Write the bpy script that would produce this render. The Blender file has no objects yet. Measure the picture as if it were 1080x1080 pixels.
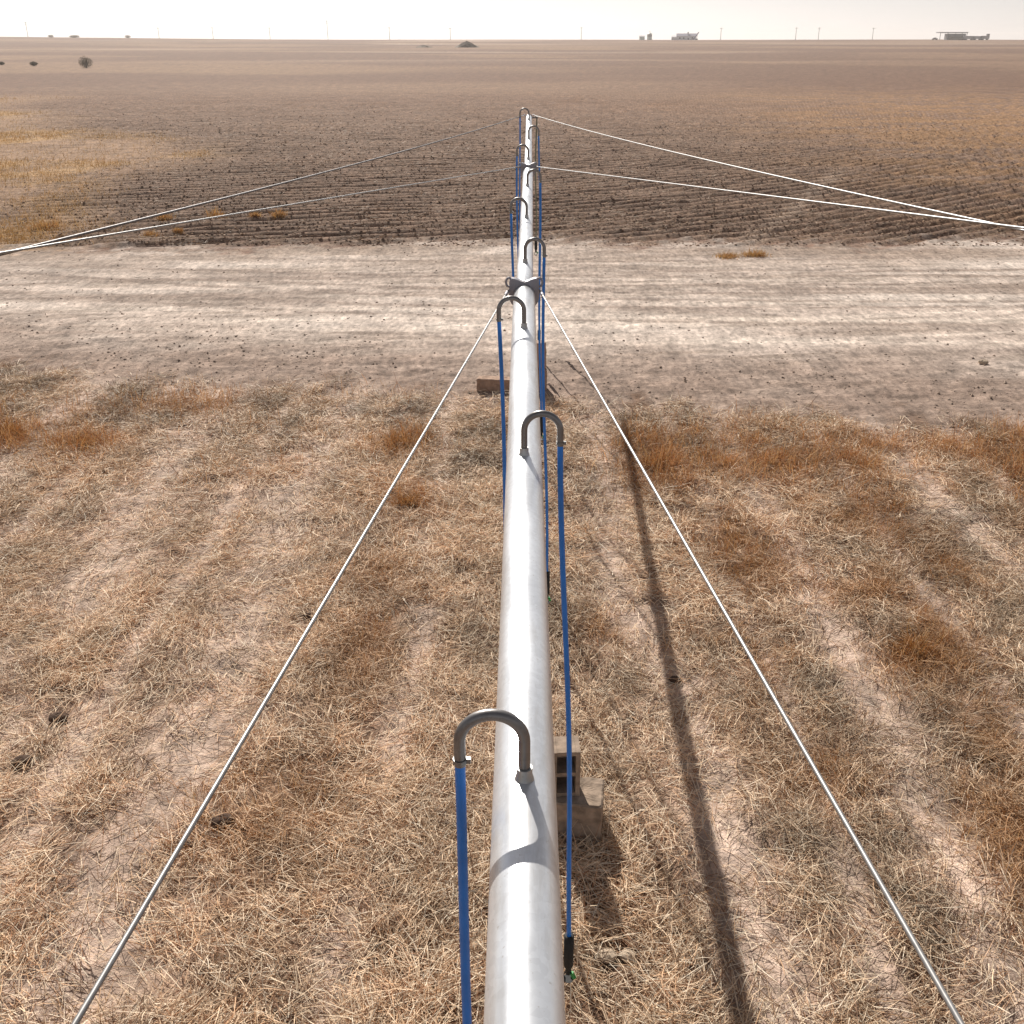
import bpy, math, random
import numpy as np

random.seed(7)
RNG = np.random.default_rng(11)
C = bpy.context.scene.collection
CAM_H = 5.6
PITCH = math.radians(24.8)
YAW = 0.0
SUN_DIR = np.array([-0.363, 1.38, 1.0]); SUN_DIR /= np.linalg.norm(SUN_DIR)

# ------------------------------------------------------------------ noise
def _hash(ix, iy, seed):
    h = (ix.astype(np.int64) * 374761393 + iy.astype(np.int64) * 668265263 + seed * 1274126177) & 0xFFFFFFFF
    h = ((h ^ (h >> 13)) * 1274126177) & 0xFFFFFFFF
    h = (h ^ (h >> 16)) & 0xFFFFFF
    return h / float(0xFFFFFF)
def vnoise(x, y, seed=0):
    x = np.asarray(x, float); y = np.asarray(y, float)
    ix = np.floor(x); iy = np.floor(y); fx = x - ix; fy = y - iy
    fx = fx * fx * fx * (fx * (fx * 6 - 15) + 10); fy = fy * fy * fy * (fy * (fy * 6 - 15) + 10)
    a = _hash(ix, iy, seed); b = _hash(ix + 1, iy, seed); c = _hash(ix, iy + 1, seed); d = _hash(ix + 1, iy + 1, seed)
    return (a * (1 - fx) + b * fx) * (1 - fy) + (c * (1 - fx) + d * fx) * fy
def fbm(x, y, seed=0, octv=4):
    s = 0; a = .5; t = 0
    for k in range(octv):
        s = s + a * vnoise(x * 2**k + 17.3 * k, y * 2**k - 9.1 * k, seed + k * 31); t += a; a *= .5
    return s / t
def sstep(a, b, x):
    t = np.clip((x - a) / (b - a), 0, 1); return t * t * (3 - 2 * t)
def mixc(c1, c2, t): return c1 * (1 - t[..., None]) + np.asarray(c2) * t[..., None]

# ------------------------------------------------------------------ the land
def edge_near(x):   # stubble / dirt border
    return 16.6 - 0.19 * x + 0.0045 * x * x * (x < 0) + 1.5 * (fbm(x * .35, x * 0 + 3.3, 5) - .5) * 1.6
def edge_far(x):    # road / field border
    return 31.0 + 0.05 * x + 2.8 * (fbm(x * .12, x * 0 + 8.3, 6) - .5) + 1.1 * (fbm(x * .9, x * 0 + 2.3, 66) - .5)
TRACKS = [(-5.1, .62), (-2.95, .58), (1.05, .36), (3.3, .34), (5.55, .40), (-7.7, .6), (8.2, .5), (-4.05, .2), (-6.4, .24), (4.45, .16), (-1.2, .16), (2.3, .15), (6.8, .2)]
def tracks(x, y):
    m = 0 * x
    for k, (c, w) in enumerate(TRACKS):
        cx = (c if k != 2 else 1.62 - .57 * sstep(6.5, 10, y)) + .28 * (fbm(y * .22, y * 0 + k * 3.1, 40 + k, 2) - .5) * 2
        m = np.maximum(m, np.exp(-((x - cx) / w) ** 2))
    return m * sstep(.16, .42, fbm(x * .8, y * .35, 77, 3) + .06)
BLOBS = [(1.9, 13.9, .55, 1.0, 1), (3.4, 14.2, 1.15, 1.0, 1), (4.95, 14.1, .7, .9, 1), (6.6, 13.8, .7, .9, 1), (2.6, 11.0, .55, .9, .8),
         (3.95, 8.9, .5, .8, 1), (3.75, 10.1, .45, .8, .8), (3.75, 5.9, .3, .8, .9), (-1.95, 14.6, .4, .6, .8), (-1.6, 12.4, .35, .5, .7), (-1.6, 8.8, .4, .8, .6),
         (-8.1, 15.2, .8, .8, .9), (-6.7, 14.6, .6, .5, .8), (-5.8, 16.4, .9, .5, .5), (-7.9, 11.5, .6, .6, .6), (-1.7, 10.3, .5, .6, .5), (2.1, 8.7, .4, .7, .6),
         (-2.2, 6.4, .7, .7, .4), (6.9, 12.0, .6, .9, .8), (4.4, 12.0, .7, .8, .7), (.8, 9.2, .25, .5, .5), (7.9, 14.6, .9, .7, .8), (5.0, 10.6, .4, .6, .5), (4.2, 7.1, .35, .8, .7), (2.5, 6.9, .4, .6, .4)]
def weeds_mask(x, y):
    m = 0 * x
    for (bx, by, sx, sy, a) in BLOBS:
        m = np.maximum(m, a * np.exp(-((x - bx) / sx) ** 2 - ((y - by) / sy) ** 2))
    n = fbm(x * 1.1, y * 1.1, 91, 4)
    return np.clip(m * sstep(.42, .62, n + .12) * 1.15, 0, 1)
def golden_mask(x, y):      # grown-over ground left of the field
    u = x + 11 + .42 * (y - 33) + 9 * (fbm(x * .06, y * .05, 15, 3) - .5) * 2
    return (1 - sstep(-7, 3, u)) * (1 - sstep(105, 135, y + 30 * (fbm(x * .03, y * .03, 16) - .5)))
def tan_mask(x, y):         # tan patch on the right of the field
    return sstep(3, 26, x - .10 * (y - 30) + 12 * (fbm(x * .08, y * .08, 18) - .5)) * sstep(31, 36, y) * (1 - sstep(100, 190, y))
def row_phase(x, y):
    yy = (y - .28 * x - .010 * np.maximum(x, 0) ** 2 + 1.2 * (fbm(x * .05, y * .05, 33, 2) - .5)) / np.sqrt(1 + (.28 + .02 * np.maximum(x, 0)) ** 2)
    return yy / .78 * 2 * math.pi

def terrain(x, y, fine=True):
    z = 4.9 * sstep(160, 900, y) - 16 * sstep(950, 3000, y)
    z = z + 2.9 * np.exp(-((x + 560) / 210) ** 2) * sstep(450, 950, y)
    z = z + .9 * (fbm(x * .006, y * .006, 51, 3) - .5) * sstep(60, 300, y)
    en = edge_near(x); ef = edge_far(x)
    near = 1 - sstep(-.6, .6, y - en)
    road = sstep(-.5, .8, y - en) * (1 - sstep(-.8, .8, y - ef))
    fld = sstep(-.5, 1.0, y - ef)
    z = z + near * (.07 * (fbm(x * .9, y * .9, 1, 4) - .5) + .065 * (fbm(x * 4.5, y * 4.5, 2, 3) - .5) - .035 * tracks(x, y))
    z = z + road * (.05 * (fbm(x * .12, y * 1.6, 3, 3) - .5) + .02 * (fbm(x * 3, y * 4, 4, 3) - .5) + .030 * (fbm(x * 8, y * 9, 44, 2) - .5)
                    + .09 * (fbm(x * 2.4, y * 2.8, 14, 4) - .5) * (1 - sstep(1.5, 4.5, y - en)))
    gm = golden_mask(x, y)
    fade = 1 - sstep(95, 150, y)
    z = z + fld * fade * ((1 - gm * .8) * .085 * np.sin(row_phase(x, y)) * (.5 + fbm(x * .4, y * .4, 62, 2)) + .09 * (fbm(x * .45, y * 1.5, 7, 4) - .5))
    # low windrow along the far road edge
    z = z + .10 * np.exp(-((y - ef - .4) / .5) ** 2) * fbm(x * .5, y * .5, 9, 2)
    return z

def ground_colour(x, y):
    en = edge_near(x); ef = edge_far(x)
    n1 = fbm(x * .7, y * .7, 20, 4); n2 = fbm(x * 3.1, y * 3.1, 21, 4); n3 = fbm(x * 9, y * 9, 22, 2)
    soil = mixc(np.zeros(x.shape + (3,)) + np.array([.19, .112, .07]), [.32, .215, .15], sstep(.35, .7, n1))
    soil = mixc(soil, [.52, .40, .325], tracks(x, y) * .9)
    soil = mixc(soil, [.24, .14, .08], weeds_mask(x, y) * .8)
    soil = soil * (.8 + .4 * n2)[..., None]
    # pale dirt road with streaks of old wheel tracks
    wy = y + .05 * x + 2.6 * (fbm(x * .07, y * .12, 24, 3) - .5) + .0012 * x * x
    st = fbm(x * .11, wy * 1.1, 23, 5); st2 = fbm(x * .4 + 4, (wy - .16 * x) * 4.0, 25, 4)
    road = mixc(np.zeros(x.shape + (3,)) + np.array([.53, .435, .37]), [.32, .245, .20], sstep(.42, .64, st) * .6)
    road = mixc(road, [.28, .22, .175], sstep(.54, .70, st2) * .6)
    road = mixc(road, [.64, .55, .48], sstep(.55, .8, fbm(x * .09, y * .5, 26, 3)) * .8)
    for k, (y0, a, b, hw) in enumerate([(22.5, .03, .004, .9), (24.5, -.05, .003, .95), (26.5, .06, -.004, .9), (20.6, .10, .002, .9), (28.0, .0, .005, .9), (23.3, -.11, .006, 1.), (21.5, .02, -.003, .9), (25.6, .015, .0005, .95)]):
        yc = y0 + a * x + b * x * x + 1.0 * (fbm(x * .09, x * 0 + k * 5.7, 140 + k, 2) - .5)
        d = np.abs(np.abs(y - yc) - hw); tread = sstep(.3, .6, fbm(x * 1.3, y * 4, 150 + k, 3) + .1)
        road = mixc(road, np.array([.27, .205, .165]) if k % 3 else np.array([.72, .61, .52]), np.exp(-(d / .17) ** 2) * tread * (.75 if k % 3 else .6))
    margin = 1 - sstep(.8, 5.2, y - en + 1.2 * (n1 - .5) * 2)
    road = mixc(road, np.array([.265, .19, .148]), margin * .9)
    fm = sstep(-4.2, -.3, y - ef)
    road = mixc(road, np.array([.30, .225, .175]), fm * .85 * sstep(.38, .6, fbm(x * .35, y * 1.1, 182, 4) + .004 * x))
    road = road * (.72 + .36 * n2 + .2 * fbm(x * 2.2, y * 6.5, 37, 3))[..., None]
    # ploughed field
    fn = fbm(x * .25, y * .7, 27, 4); fb = fbm(x * .014, y * .022, 28, 5)
    rows = .5 + .5 * np.sin(row_phase(x, y) + .9)
    f = mixc(np.zeros(x.shape + (3,)) + np.array([.136, .072, .047]), [.225, .132, .087], sstep(.45, .75, fn) * .7)
    f = mixc(f, [.33, .235, .17], rows ** 3 * .6 * (1 - sstep(110, 180, y)))
    f = mixc(f, [.31, .175, .082], tan_mask(x, y) * sstep(.28, .62, fbm(x * .3, y * .8, 30, 3)) * .85)
    far = sstep(60, 190, y)
    f = mixc(f, mixc(np.zeros(x.shape + (3,)) + np.array([.155, .086, .054]), [.225, .137, .083], sstep(.42, .72, fb)), far)
    f = mixc(f, [.46, .35, .27], sstep(250, 400, y) * sstep(.62, .72, fbm(x * .004 + 3, y * .02, 29, 3)) * (1 - .7 * sstep(-60, 60, x)) * .8)
    ring = np.exp(-((np.abs(x + 12 + .13 * (y - 60) - .002 * (y - 60) ** 2) - 0) / 1.0) ** 2) * sstep(31, 36, y) * (1 - sstep(55, 75, y)) * 0
    f = mixc(f, [.46, .35, .27], np.exp(-((x - 7.5 - .42 * (y - 33)) / .45) ** 2) * (1 - sstep(46, 52, y)) * .55)
    f = mixc(f, [.46, .35, .27], np.exp(-((x - 20 - .8 * (y - 33)) / .6) ** 2) * (1 - sstep(46, 52, y)) * .45)
    g = mixc(np.zeros(x.shape + (3,)) + np.array([.31, .195, .12]), [.40, .245, .115], sstep(.46, .6, fbm(x * .13, y * .10, 35, 5)))
    g = mixc(g, [.22, .14, .09], sstep(.5, .7, fbm(x * .5, y * .6, 36, 4)) * .6)
    f = mixc(f, g, golden_mask(x, y))
    f = f * (.82 + .36 * n2)[..., None]
    c = mixc(soil, road, sstep(-.7, .7, y - en + 1.3 * (n2 - .5) * 2))
    c = mixc(c, f, sstep(-.9, .8, y - ef + 1.3 * (n2 - .5) * 2 + .8 * (n1 - .5) * 2))
    return np.clip(c * (.9 + .2 * n3)[..., None], .02, .8)

# ------------------------------------------------------------------ materials
def new_mat(name):
    m = bpy.data.materials.new(name); m.use_nodes = True
    nt = m.node_tree; return m, nt, nt.nodes['Principled BSDF']
def nd(nt, t, **kw):
    n = nt.nodes.new(t)
    for k, v in kw.items(): setattr(n, k, v)
    return n
def simple(name, col, rough=.5, metal=0., var=.15, scale=20., bump=0., spec=.5, coords='Object', stretch=(1, 1, 1)):
    m, nt, b = new_mat(name)
    tc = nd(nt, 'ShaderNodeTexCoord'); mp = nd(nt, 'ShaderNodeMapping'); mp.inputs['Scale'].default_value = stretch
    nz = nd(nt, 'ShaderNodeTexNoise'); nz.inputs['Scale'].default_value = scale; nz.inputs['Detail'].default_value = 6
    nt.links.new(tc.outputs[coords], mp.inputs[0]); nt.links.new(mp.outputs[0], nz.inputs['Vector'])
    mr = nd(nt, 'ShaderNodeMapRange'); mr.inputs['From Min'].default_value = .3; mr.inputs['From Max'].default_value = .7
    mr.inputs['To Min'].default_value = 1 - var; mr.inputs['To Max'].default_value = 1 + var
    nt.links.new(nz.outputs['Fac'], mr.inputs['Value'])
    mx = nd(nt, 'ShaderNodeVectorMath', operation='SCALE'); mx.inputs[0].default_value = col[:3]
    nt.links.new(mr.outputs[0], mx.inputs['Scale']); nt.links.new(mx.outputs[0], b.inputs['Base Color'])
    b.inputs['Roughness'].default_value = rough; b.inputs['Metallic'].default_value = metal
    b.inputs['Specular IOR Level'].default_value = spec
    if bump:
        bp = nd(nt, 'ShaderNodeBump'); bp.inputs['Strength'].default_value = bump; bp.inputs['Distance'].default_value = .01
        nt.links.new(nz.outputs['Fac'], bp.inputs['Height']); nt.links.new(bp.outputs[0], b.inputs['Normal'])
    return m
def attr_mat(name, rough=.9, spec=.2, trans=0., bumps=(), grain=()):
    m, nt, b = new_mat(name)
    at = nd(nt, 'ShaderNodeAttribute', attribute_name='tint')
    col = at.outputs['Color']
    b.inputs['Roughness'].default_value = rough; b.inputs['Specular IOR Level'].default_value = spec
    geo = nd(nt, 'ShaderNodeNewGeometry')
    prev = None
    for (sc, st, dist, cv) in bumps:
        nz = nd(nt, 'ShaderNodeTexNoise'); nz.inputs['Scale'].default_value = sc; nz.inputs['Detail'].default_value = 5; nz.inputs['Roughness'].default_value = .65
        nt.links.new(geo.outputs['Position'], nz.inputs['Vector'])
        bp = nd(nt, 'ShaderNodeBump'); bp.inputs['Strength'].default_value = st; bp.inputs['Distance'].default_value = dist
        nt.links.new(nz.outputs['Fac'], bp.inputs['Height'])
        if prev: nt.links.new(prev.outputs[0], bp.inputs['Normal'])
        prev = bp
        if cv:
            mr = nd(nt, 'ShaderNodeMapRange'); mr.inputs['From Min'].default_value = .3; mr.inputs['From Max'].default_value = .7
            mr.inputs['To Min'].default_value = 1 - cv; mr.inputs['To Max'].default_value = 1 + cv
            nt.links.new(nz.outputs['Fac'], mr.inputs['Value'])
            mx = nd(nt, 'ShaderNodeVectorMath', operation='SCALE')
            nt.links.new(col, mx.inputs[0]); nt.links.new(mr.outputs[0], mx.inputs['Scale']); col = mx.outputs[0]
    for (sc, cv) in grain:      # elongated crumb texture in the soil colour
        mp = nd(nt, 'ShaderNodeMapping'); mp.inputs['Scale'].default_value = (1, .32, 1); nt.links.new(geo.outputs['Position'], mp.inputs[0])
        nz = nd(nt, 'ShaderNodeTexNoise'); nz.inputs['Scale'].default_value = sc; nz.inputs['Detail'].default_value = 2; nt.links.new(mp.outputs[0], nz.inputs['Vector'])
        mr = nd(nt, 'ShaderNodeMapRange'); mr.inputs['From Min'].default_value = .32; mr.inputs['From Max'].default_value = .68
        mr.inputs['To Min'].default_value = 1 - cv; mr.inputs['To Max'].default_value = 1 + cv * .7; nt.links.new(nz.outputs['Fac'], mr.inputs['Value'])
        mx = nd(nt, 'ShaderNodeVectorMath', operation='SCALE'); nt.links.new(col, mx.inputs[0]); nt.links.new(mr.outputs[0], mx.inputs['Scale']); col = mx.outputs[0]
    if prev: nt.links.new(prev.outputs[0], b.inputs['Normal'])
    nt.links.new(col, b.inputs['Base Color'])
    if trans:
        tr = nd(nt, 'ShaderNodeBsdfTranslucent'); nt.links.new(col, tr.inputs['Color'])
        ms = nd(nt, 'ShaderNodeMixShader'); ms.inputs[0].default_value = trans
        nt.links.new(b.outputs[0], ms.inputs[1]); nt.links.new(tr.outputs[0], ms.inputs[2])
        nt.links.new(ms.outputs[0], nt.nodes['Material Output'].inputs['Surface'])
    return m

# galvanised pipe: mottled zinc with dull patches
def galv(name, base, r0, r1, metal=.85):
    m, nt, b = new_mat(name)
    tc = nd(nt, 'ShaderNodeTexCoord')
    v = nd(nt, 'ShaderNodeTexVoronoi'); v.inputs['Scale'].default_value = 55
    n = nd(nt, 'ShaderNodeTexNoise'); n.inputs['Scale'].default_value = 5; n.inputs['Detail'].default_value = 7
    mp = nd(nt, 'ShaderNodeMapping'); mp.inputs['Scale'].default_value = (1, .35, 1)
    nt.links.new(tc.outputs['Object'], mp.inputs[0]); nt.links.new(mp.outputs[0], n.inputs['Vector']); nt.links.new(tc.outputs['Object'], v.inputs['Vector'])
    mr = nd(nt, 'ShaderNodeMapRange'); mr.inputs['From Min'].default_value = .3; mr.inputs['From Max'].default_value = .7
    mr.inputs['To Min'].default_value = r0; mr.inputs['To Max'].default_value = r1
    nt.links.new(n.outputs['Fac'], mr.inputs['Value']); nt.links.new(mr.outputs[0], b.inputs['Roughness'])
    sx = nd(nt, 'ShaderNodeSeparateColor'); nt.links.new(v.outputs['Color'], sx.inputs[0])
    ad = nd(nt, 'ShaderNodeMath', operation='MULTIPLY_ADD'); ad.inputs[1].default_value = .10; ad.inputs[2].default_value = .72
    nt.links.new(sx.outputs[0], ad.inputs[0])
    m2 = nd(nt, 'ShaderNodeMath', operation='MULTIPLY_ADD'); m2.inputs[1].default_value = .42
    nt.links.new(n.outputs['Fac'], m2.inputs[0]); nt.links.new(ad.outputs[0], m2.inputs[2])
    sc = nd(nt, 'ShaderNodeVectorMath', operation='SCALE'); sc.inputs[0].default_value = base
    nt.links.new(m2.outputs[0], sc.inputs['Scale'])
    # dusty water stains and freckles
    n2 = nd(nt, 'ShaderNodeTexNoise'); n2.inputs['Scale'].default_value = 9; n2.inputs['Detail'].default_value = 8; n2.inputs['Roughness'].default_value = .7
    mp2 = nd(nt, 'ShaderNodeMapping'); mp2.inputs['Scale'].default_value = (1.4, .22, .8); mp2.inputs['Location'].default_value = (3, 1, 2)
    nt.links.new(tc.outputs['Object'], mp2.inputs[0]); nt.links.new(mp2.outputs[0], n2.inputs['Vector'])
    st = nd(nt, 'ShaderNodeMapRange'); st.inputs['From Min'].default_value = .52; st.inputs['From Max'].default_value = .74; st.inputs['To Max'].default_value = .55
    nt.links.new(n2.outputs['Fac'], st.inputs['Value'])
    n3 = nd(nt, 'ShaderNodeTexNoise'); n3.inputs['Scale'].default_value = 90; n3.inputs['Detail'].default_value = 3; nt.links.new(tc.outputs['Object'], n3.inputs['Vector'])
    s3 = nd(nt, 'ShaderNodeMapRange'); s3.inputs['From Min'].default_value = .66; s3.inputs['From Max'].default_value = .74; s3.inputs['To Max'].default_value = .5
    nt.links.new(n3.outputs['Fac'], s3.inputs['Value'])
    mxx = nd(nt, 'ShaderNodeMath', operation='MAXIMUM'); nt.links.new(st.outputs[0], mxx.inputs[0]); nt.links.new(s3.outputs[0], mxx.inputs[1])
    mc = nd(nt, 'ShaderNodeMix', data_type='RGBA'); nt.links.new(mxx.outputs[0], mc.inputs['Factor']); nt.links.new(sc.outputs[0], mc.inputs[6]); mc.inputs[7].default_value = (base[0] * .55, base[1] * .48, base[2] * .40, 1)
    nt.links.new(mc.outputs[2], b.inputs['Base Color'])
    b.inputs['Metallic'].default_value = metal
    return m
M = {}
M['ground'] = attr_mat('ground_soil', .95, .15, 0, ((2.2, .35, .10, .10), (9., .6, .05, .18), (48., .8, .018, .20)), ((11., .27), (3.6, .18), (1.1, .13)))
M['straw'] = attr_mat('straw', .6, .15, .12)
M['weed'] = attr_mat('weed', .7, .2, .25)
M['clod'] = attr_mat('clod', .95, .1, 0, ((60., .5, .01, .1),))
M['pipe'] = galv('galvanised_pipe', (.73, .755, .785), .26, .42, .58)
M['bracket'] = galv('galvanised_bracket', (.31, .30, .33), .5, .65, .5)
M['goose'] = galv('dull_steel', (.23, .22, .215), .32, .45, .8)
M['socket'] = galv('zinc_socket', (.50, .50, .49), .4, .55, .7)
M['hose'] = simple('blue_hose', (.016, .19, .66), .4, var=.12, scale=8, spec=.5)
M['hose_dark'] = simple('faded_hose', (.16, .17, .12), .5, var=.15, scale=8)
M['clamp'] = simple('steel_clamp', (.22, .22, .22), .4, .8, .1)
M['black'] = simple('black_plastic', (.012, .012, .013), .75, var=.2, scale=40, bump=.2)
M['green'] = simple('green_plastic', (.02, .28, .06), .4)
M['cable'] = simple('galvanised_cable', (.29, .285, .28), .45, .6, .15, 60)
M['concrete'] = simple('concrete', (.27, .205, .155), .92, var=.35, scale=14, bump=.7, spec=.2)
M['concrete_brown'] = simple('brown_concrete', (.36, .245, .18), .92, var=.25, scale=14, bump=.7, spec=.2)  # browner base tone, used on the three far blocks
M['wood'] = simple('weathered_pole', (.24, .22, .20), .9, var=.2, scale=3)
M['white'] = simple('white_siding', (.75, .75, .76), .6, var=.06, scale=1.)
M['roof'] = simple('slate_roof', (.19, .18, .25), .7, var=.15, scale=1.)
M['dark'] = simple('dark_metal', (.17, .165, .175), .6, var=.15, scale=1.)
M['grey'] = simple('grey_metal', (.30, .29, .31), .5, .2, .15, 1.)
M['tyre'] = simple('tyre', (.02, .02, .02), .8, var=.1)
M['glass'] = simple('window_glass', (.04, .045, .055), .1, var=.05)
M['palegreen'] = simple('pale_tank', (.62, .68, .63), .5, var=.06, scale=1.)
M['earth'] = simple('earth_pile', (.16, .125, .09), .95, var=.3, scale=.9, bump=.6)
M['leaf'] = attr_mat('shrub_leaf', .8, .15, .15)

# ------------------------------------------------------------------ mesh helpers
class MB:
    def __init__(s): s.v = []; s.f = []; s.sm = []
    def add(s, vs, fs, smooth=False):
        o = len(s.v); s.v += [tuple(map(float, p)) for p in vs]
        s.f += [tuple(o + i for i in f) for f in fs]; s.sm += [smooth] * len(fs)
    def box(s, c, d, rz=0., bev=0.):
        x, y, z = (k / 2 for k in d); cr, sr = math.cos(rz), math.sin(rz)
        if not bev:
            vs = [(i * x, j * y, k * z) for k in (-1, 1) for j in (-1, 1) for i in (-1, 1)]
            fs = [(0, 2, 3, 1), (4, 5, 7, 6), (0, 1, 5, 4), (2, 6, 7, 3), (0, 4, 6, 2), (1, 3, 7, 5)]
        else:
            b = bev; ring = lambda zz, e: [(x - e, y - e * 0 - b + 0, zz)]
            def prof(zz, ins):
                X, Y = x - ins, y - ins
                return [(X - b, -Y, zz), (X, -Y + b, zz), (X, Y - b, zz), (X - b, Y, zz), (-X + b, Y, zz), (-X, Y - b, zz), (-X, -Y + b, zz), (-X + b, -Y, zz)]
            vs = prof(-z, b) + prof(-z + b, 0) + prof(z - b, 0) + prof(z, b); fs = []
            for k in range(3):
                for i in range(8): fs.append((k * 8 + i, k * 8 + (i + 1) % 8, (k + 1) * 8 + (i + 1) % 8, (k + 1) * 8 + i))
            fs.append(tuple(range(7, -1, -1))); fs.append(tuple(range(24, 32)))
        s.add([(c[0] + p[0] * cr - p[1] * sr, c[1] + p[0] * sr + p[1] * cr, c[2] + p[2]) for p in vs], fs)
    def tube(s, pts, rad, seg=16, caps=True, smooth=True):
        P = [np.array(p, float) for p in pts]; n = len(P)
        R = rad if hasattr(rad, '__len__') else [rad] * n
        T = []
        for i in range(n):
            t = P[min(i + 1, n - 1)] - P[max(i - 1, 0)]; T.append(t / np.linalg.norm(t))
        up = np.array([0, 0, 1.]) if abs(T[0][2]) < .9 else np.array([1., 0, 0])
        u = np.cross(T[0], up); u /= np.linalg.norm(u)
        vs = []; fs = []
        for i in range(n):
            u = u - T[i] * u.dot(T[i]); u /= np.linalg.norm(u); w = np.cross(T[i], u)
            for k in range(seg):
                a = 2 * math.pi * k / seg; vs.append(P[i] + R[i] * (math.cos(a) * u + math.sin(a) * w))
        for i in range(n - 1):
            for k in range(seg):
                k2 = (k + 1) % seg; fs.append((i * seg + k, i * seg + k2, (i + 1) * seg + k2, (i + 1) * seg + k))
        s.add(vs, fs, smooth)
        if caps:
            s.add(vs[:seg], [tuple(range(seg - 1, -1, -1))]); s.add(vs[-seg:], [tuple(range(seg))])
    def build(s, name, mat, parent=None, loc=None, rot=None):
        me = bpy.data.meshes.new(name); me.from_pydata(s.v, [], s.f); me.update()
        me.polygons.foreach_set('use_smooth', s.sm)
        me.materials.append(mat); o = bpy.data.objects.new(name, me); C.objects.link(o)
        if parent: o.parent = parent
        if loc is not None: o.location = loc
        if rot is not None: o.rotation_euler = rot
        return o
def tag(o, label=None, cat=None, group=None, kind=None):
    if label: o['label'] = label
    if cat: o['category'] = cat
    if group: o['group'] = group
    if kind: o['kind'] = kind
    return o
def thing(name, label, cat, loc=(0, 0, 0), rz=0, group=None):
    o = bpy.data.objects.new(name, None); o.empty_display_size = .2; C.objects.link(o)
    o.location = loc; o.rotation_euler = (0, 0, rz); return tag(o, label, cat, group)
def np_mesh(name, V, F, mat, tint=None, smooth=False):
    """V (n,3), F (m,k) arrays -> one mesh object, tint (n,3) per-vertex base colour"""
    me = bpy.data.meshes.new(name); n = len(V); m, k = F.shape
    me.vertices.add(n); me.vertices.foreach_set('co', V.astype(np.float32).ravel())
    me.loops.add(m * k); me.loops.foreach_set('vertex_index', F.astype(np.int32).ravel())
    me.polygons.add(m); me.polygons.foreach_set('loop_start', (np.arange(m) * k).astype(np.int32)); me.polygons.foreach_set('loop_total', np.full(m, k, np.int32))
    me.update(calc_edges=True); me.validate()
    me.polygons.foreach_set('use_smooth', np.full(m, smooth))
    if tint is not None:
        a = me.attributes.new('tint', 'FLOAT_COLOR', 'POINT')
        a.data.foreach_set('color', np.concatenate([tint, np.ones((n, 1))], 1).astype(np.float32).ravel())
    me.materials.append(mat); o = bpy.data.objects.new(name, me); C.objects.link(o); return o
def T1(x, y): return float(terrain(np.array([float(x)]), np.array([float(y)]))[0])
def at(px, py, base=0.):
    """ground point seen at photo pixel (px, py)"""
    X = (px - 555) / 1080; Y = (540 - py) / 1080
    d = np.array([X, math.cos(PITCH) + Y * math.sin(PITCH), -math.sin(PITCH) + Y * math.cos(PITCH)])
    d = np.array([d[0] * math.cos(YAW) - d[1] * math.sin(YAW), d[0] * math.sin(YAW) + d[1] * math.cos(YAW), d[2]])
    t = CAM_H / -d[2] if d[2] < -1e-4 else 900
    for _ in range(25):
        g = T1(d[0] * t, d[1] * t) + base
        t = t + .6 * ((CAM_H - g) / max(-d[2], 1e-4) - t)
        t = min(t, 900)
    return d * t + np.array([0, 0, CAM_H])

# ------------------------------------------------------------------ land sheets
rows = list(np.arange(-8, 3.2, .4)) + list(np.arange(3.2, 19, .055)) + list(np.arange(19, 30, .07))
r = 30.
while r < 135: rows.append(r); r *= 1.0026
while r < 3000: rows.append(r); r *= 1.02
rows = np.array(rows); NC = 520
s = np.linspace(-1, 1, NC); u = np.sign(s) * (.55 * np.abs(s) + .45 * np.abs(s) ** 3)
Yg = np.repeat(rows[:, None], NC, 1); Xg = u[None, :] * (np.maximum(Yg, 0) * 1.0 + 14)
Zg = terrain(Xg, Yg); Cg = ground_colour(Xg, Yg)
Vg = np.stack([Xg, Yg, Zg], -1).reshape(-1, 3); Cg = Cg.reshape(-1, 3)
nr = len(rows); I = np.arange(nr * NC).reshape(nr, NC)
Fg = np.stack([I[:-1, :-1], I[:-1, 1:], I[1:, 1:], I[1:, :-1]], -1).reshape(-1, 4)
fc = Vg[Fg].mean(1); zone = (fc[:, 1] > edge_near(fc[:, 0])).astype(int) + (fc[:, 1] > edge_far(fc[:, 0]))
for k, nm in enumerate(('ground', 'dirt_road', 'ploughed_field')):
    F = Fg[zone == k]; ids, inv = np.unique(F, return_inverse=True)
    tag(np_mesh(nm, Vg[ids], inv.reshape(F.shape), M['ground'], Cg[ids], True), kind='structure')

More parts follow.
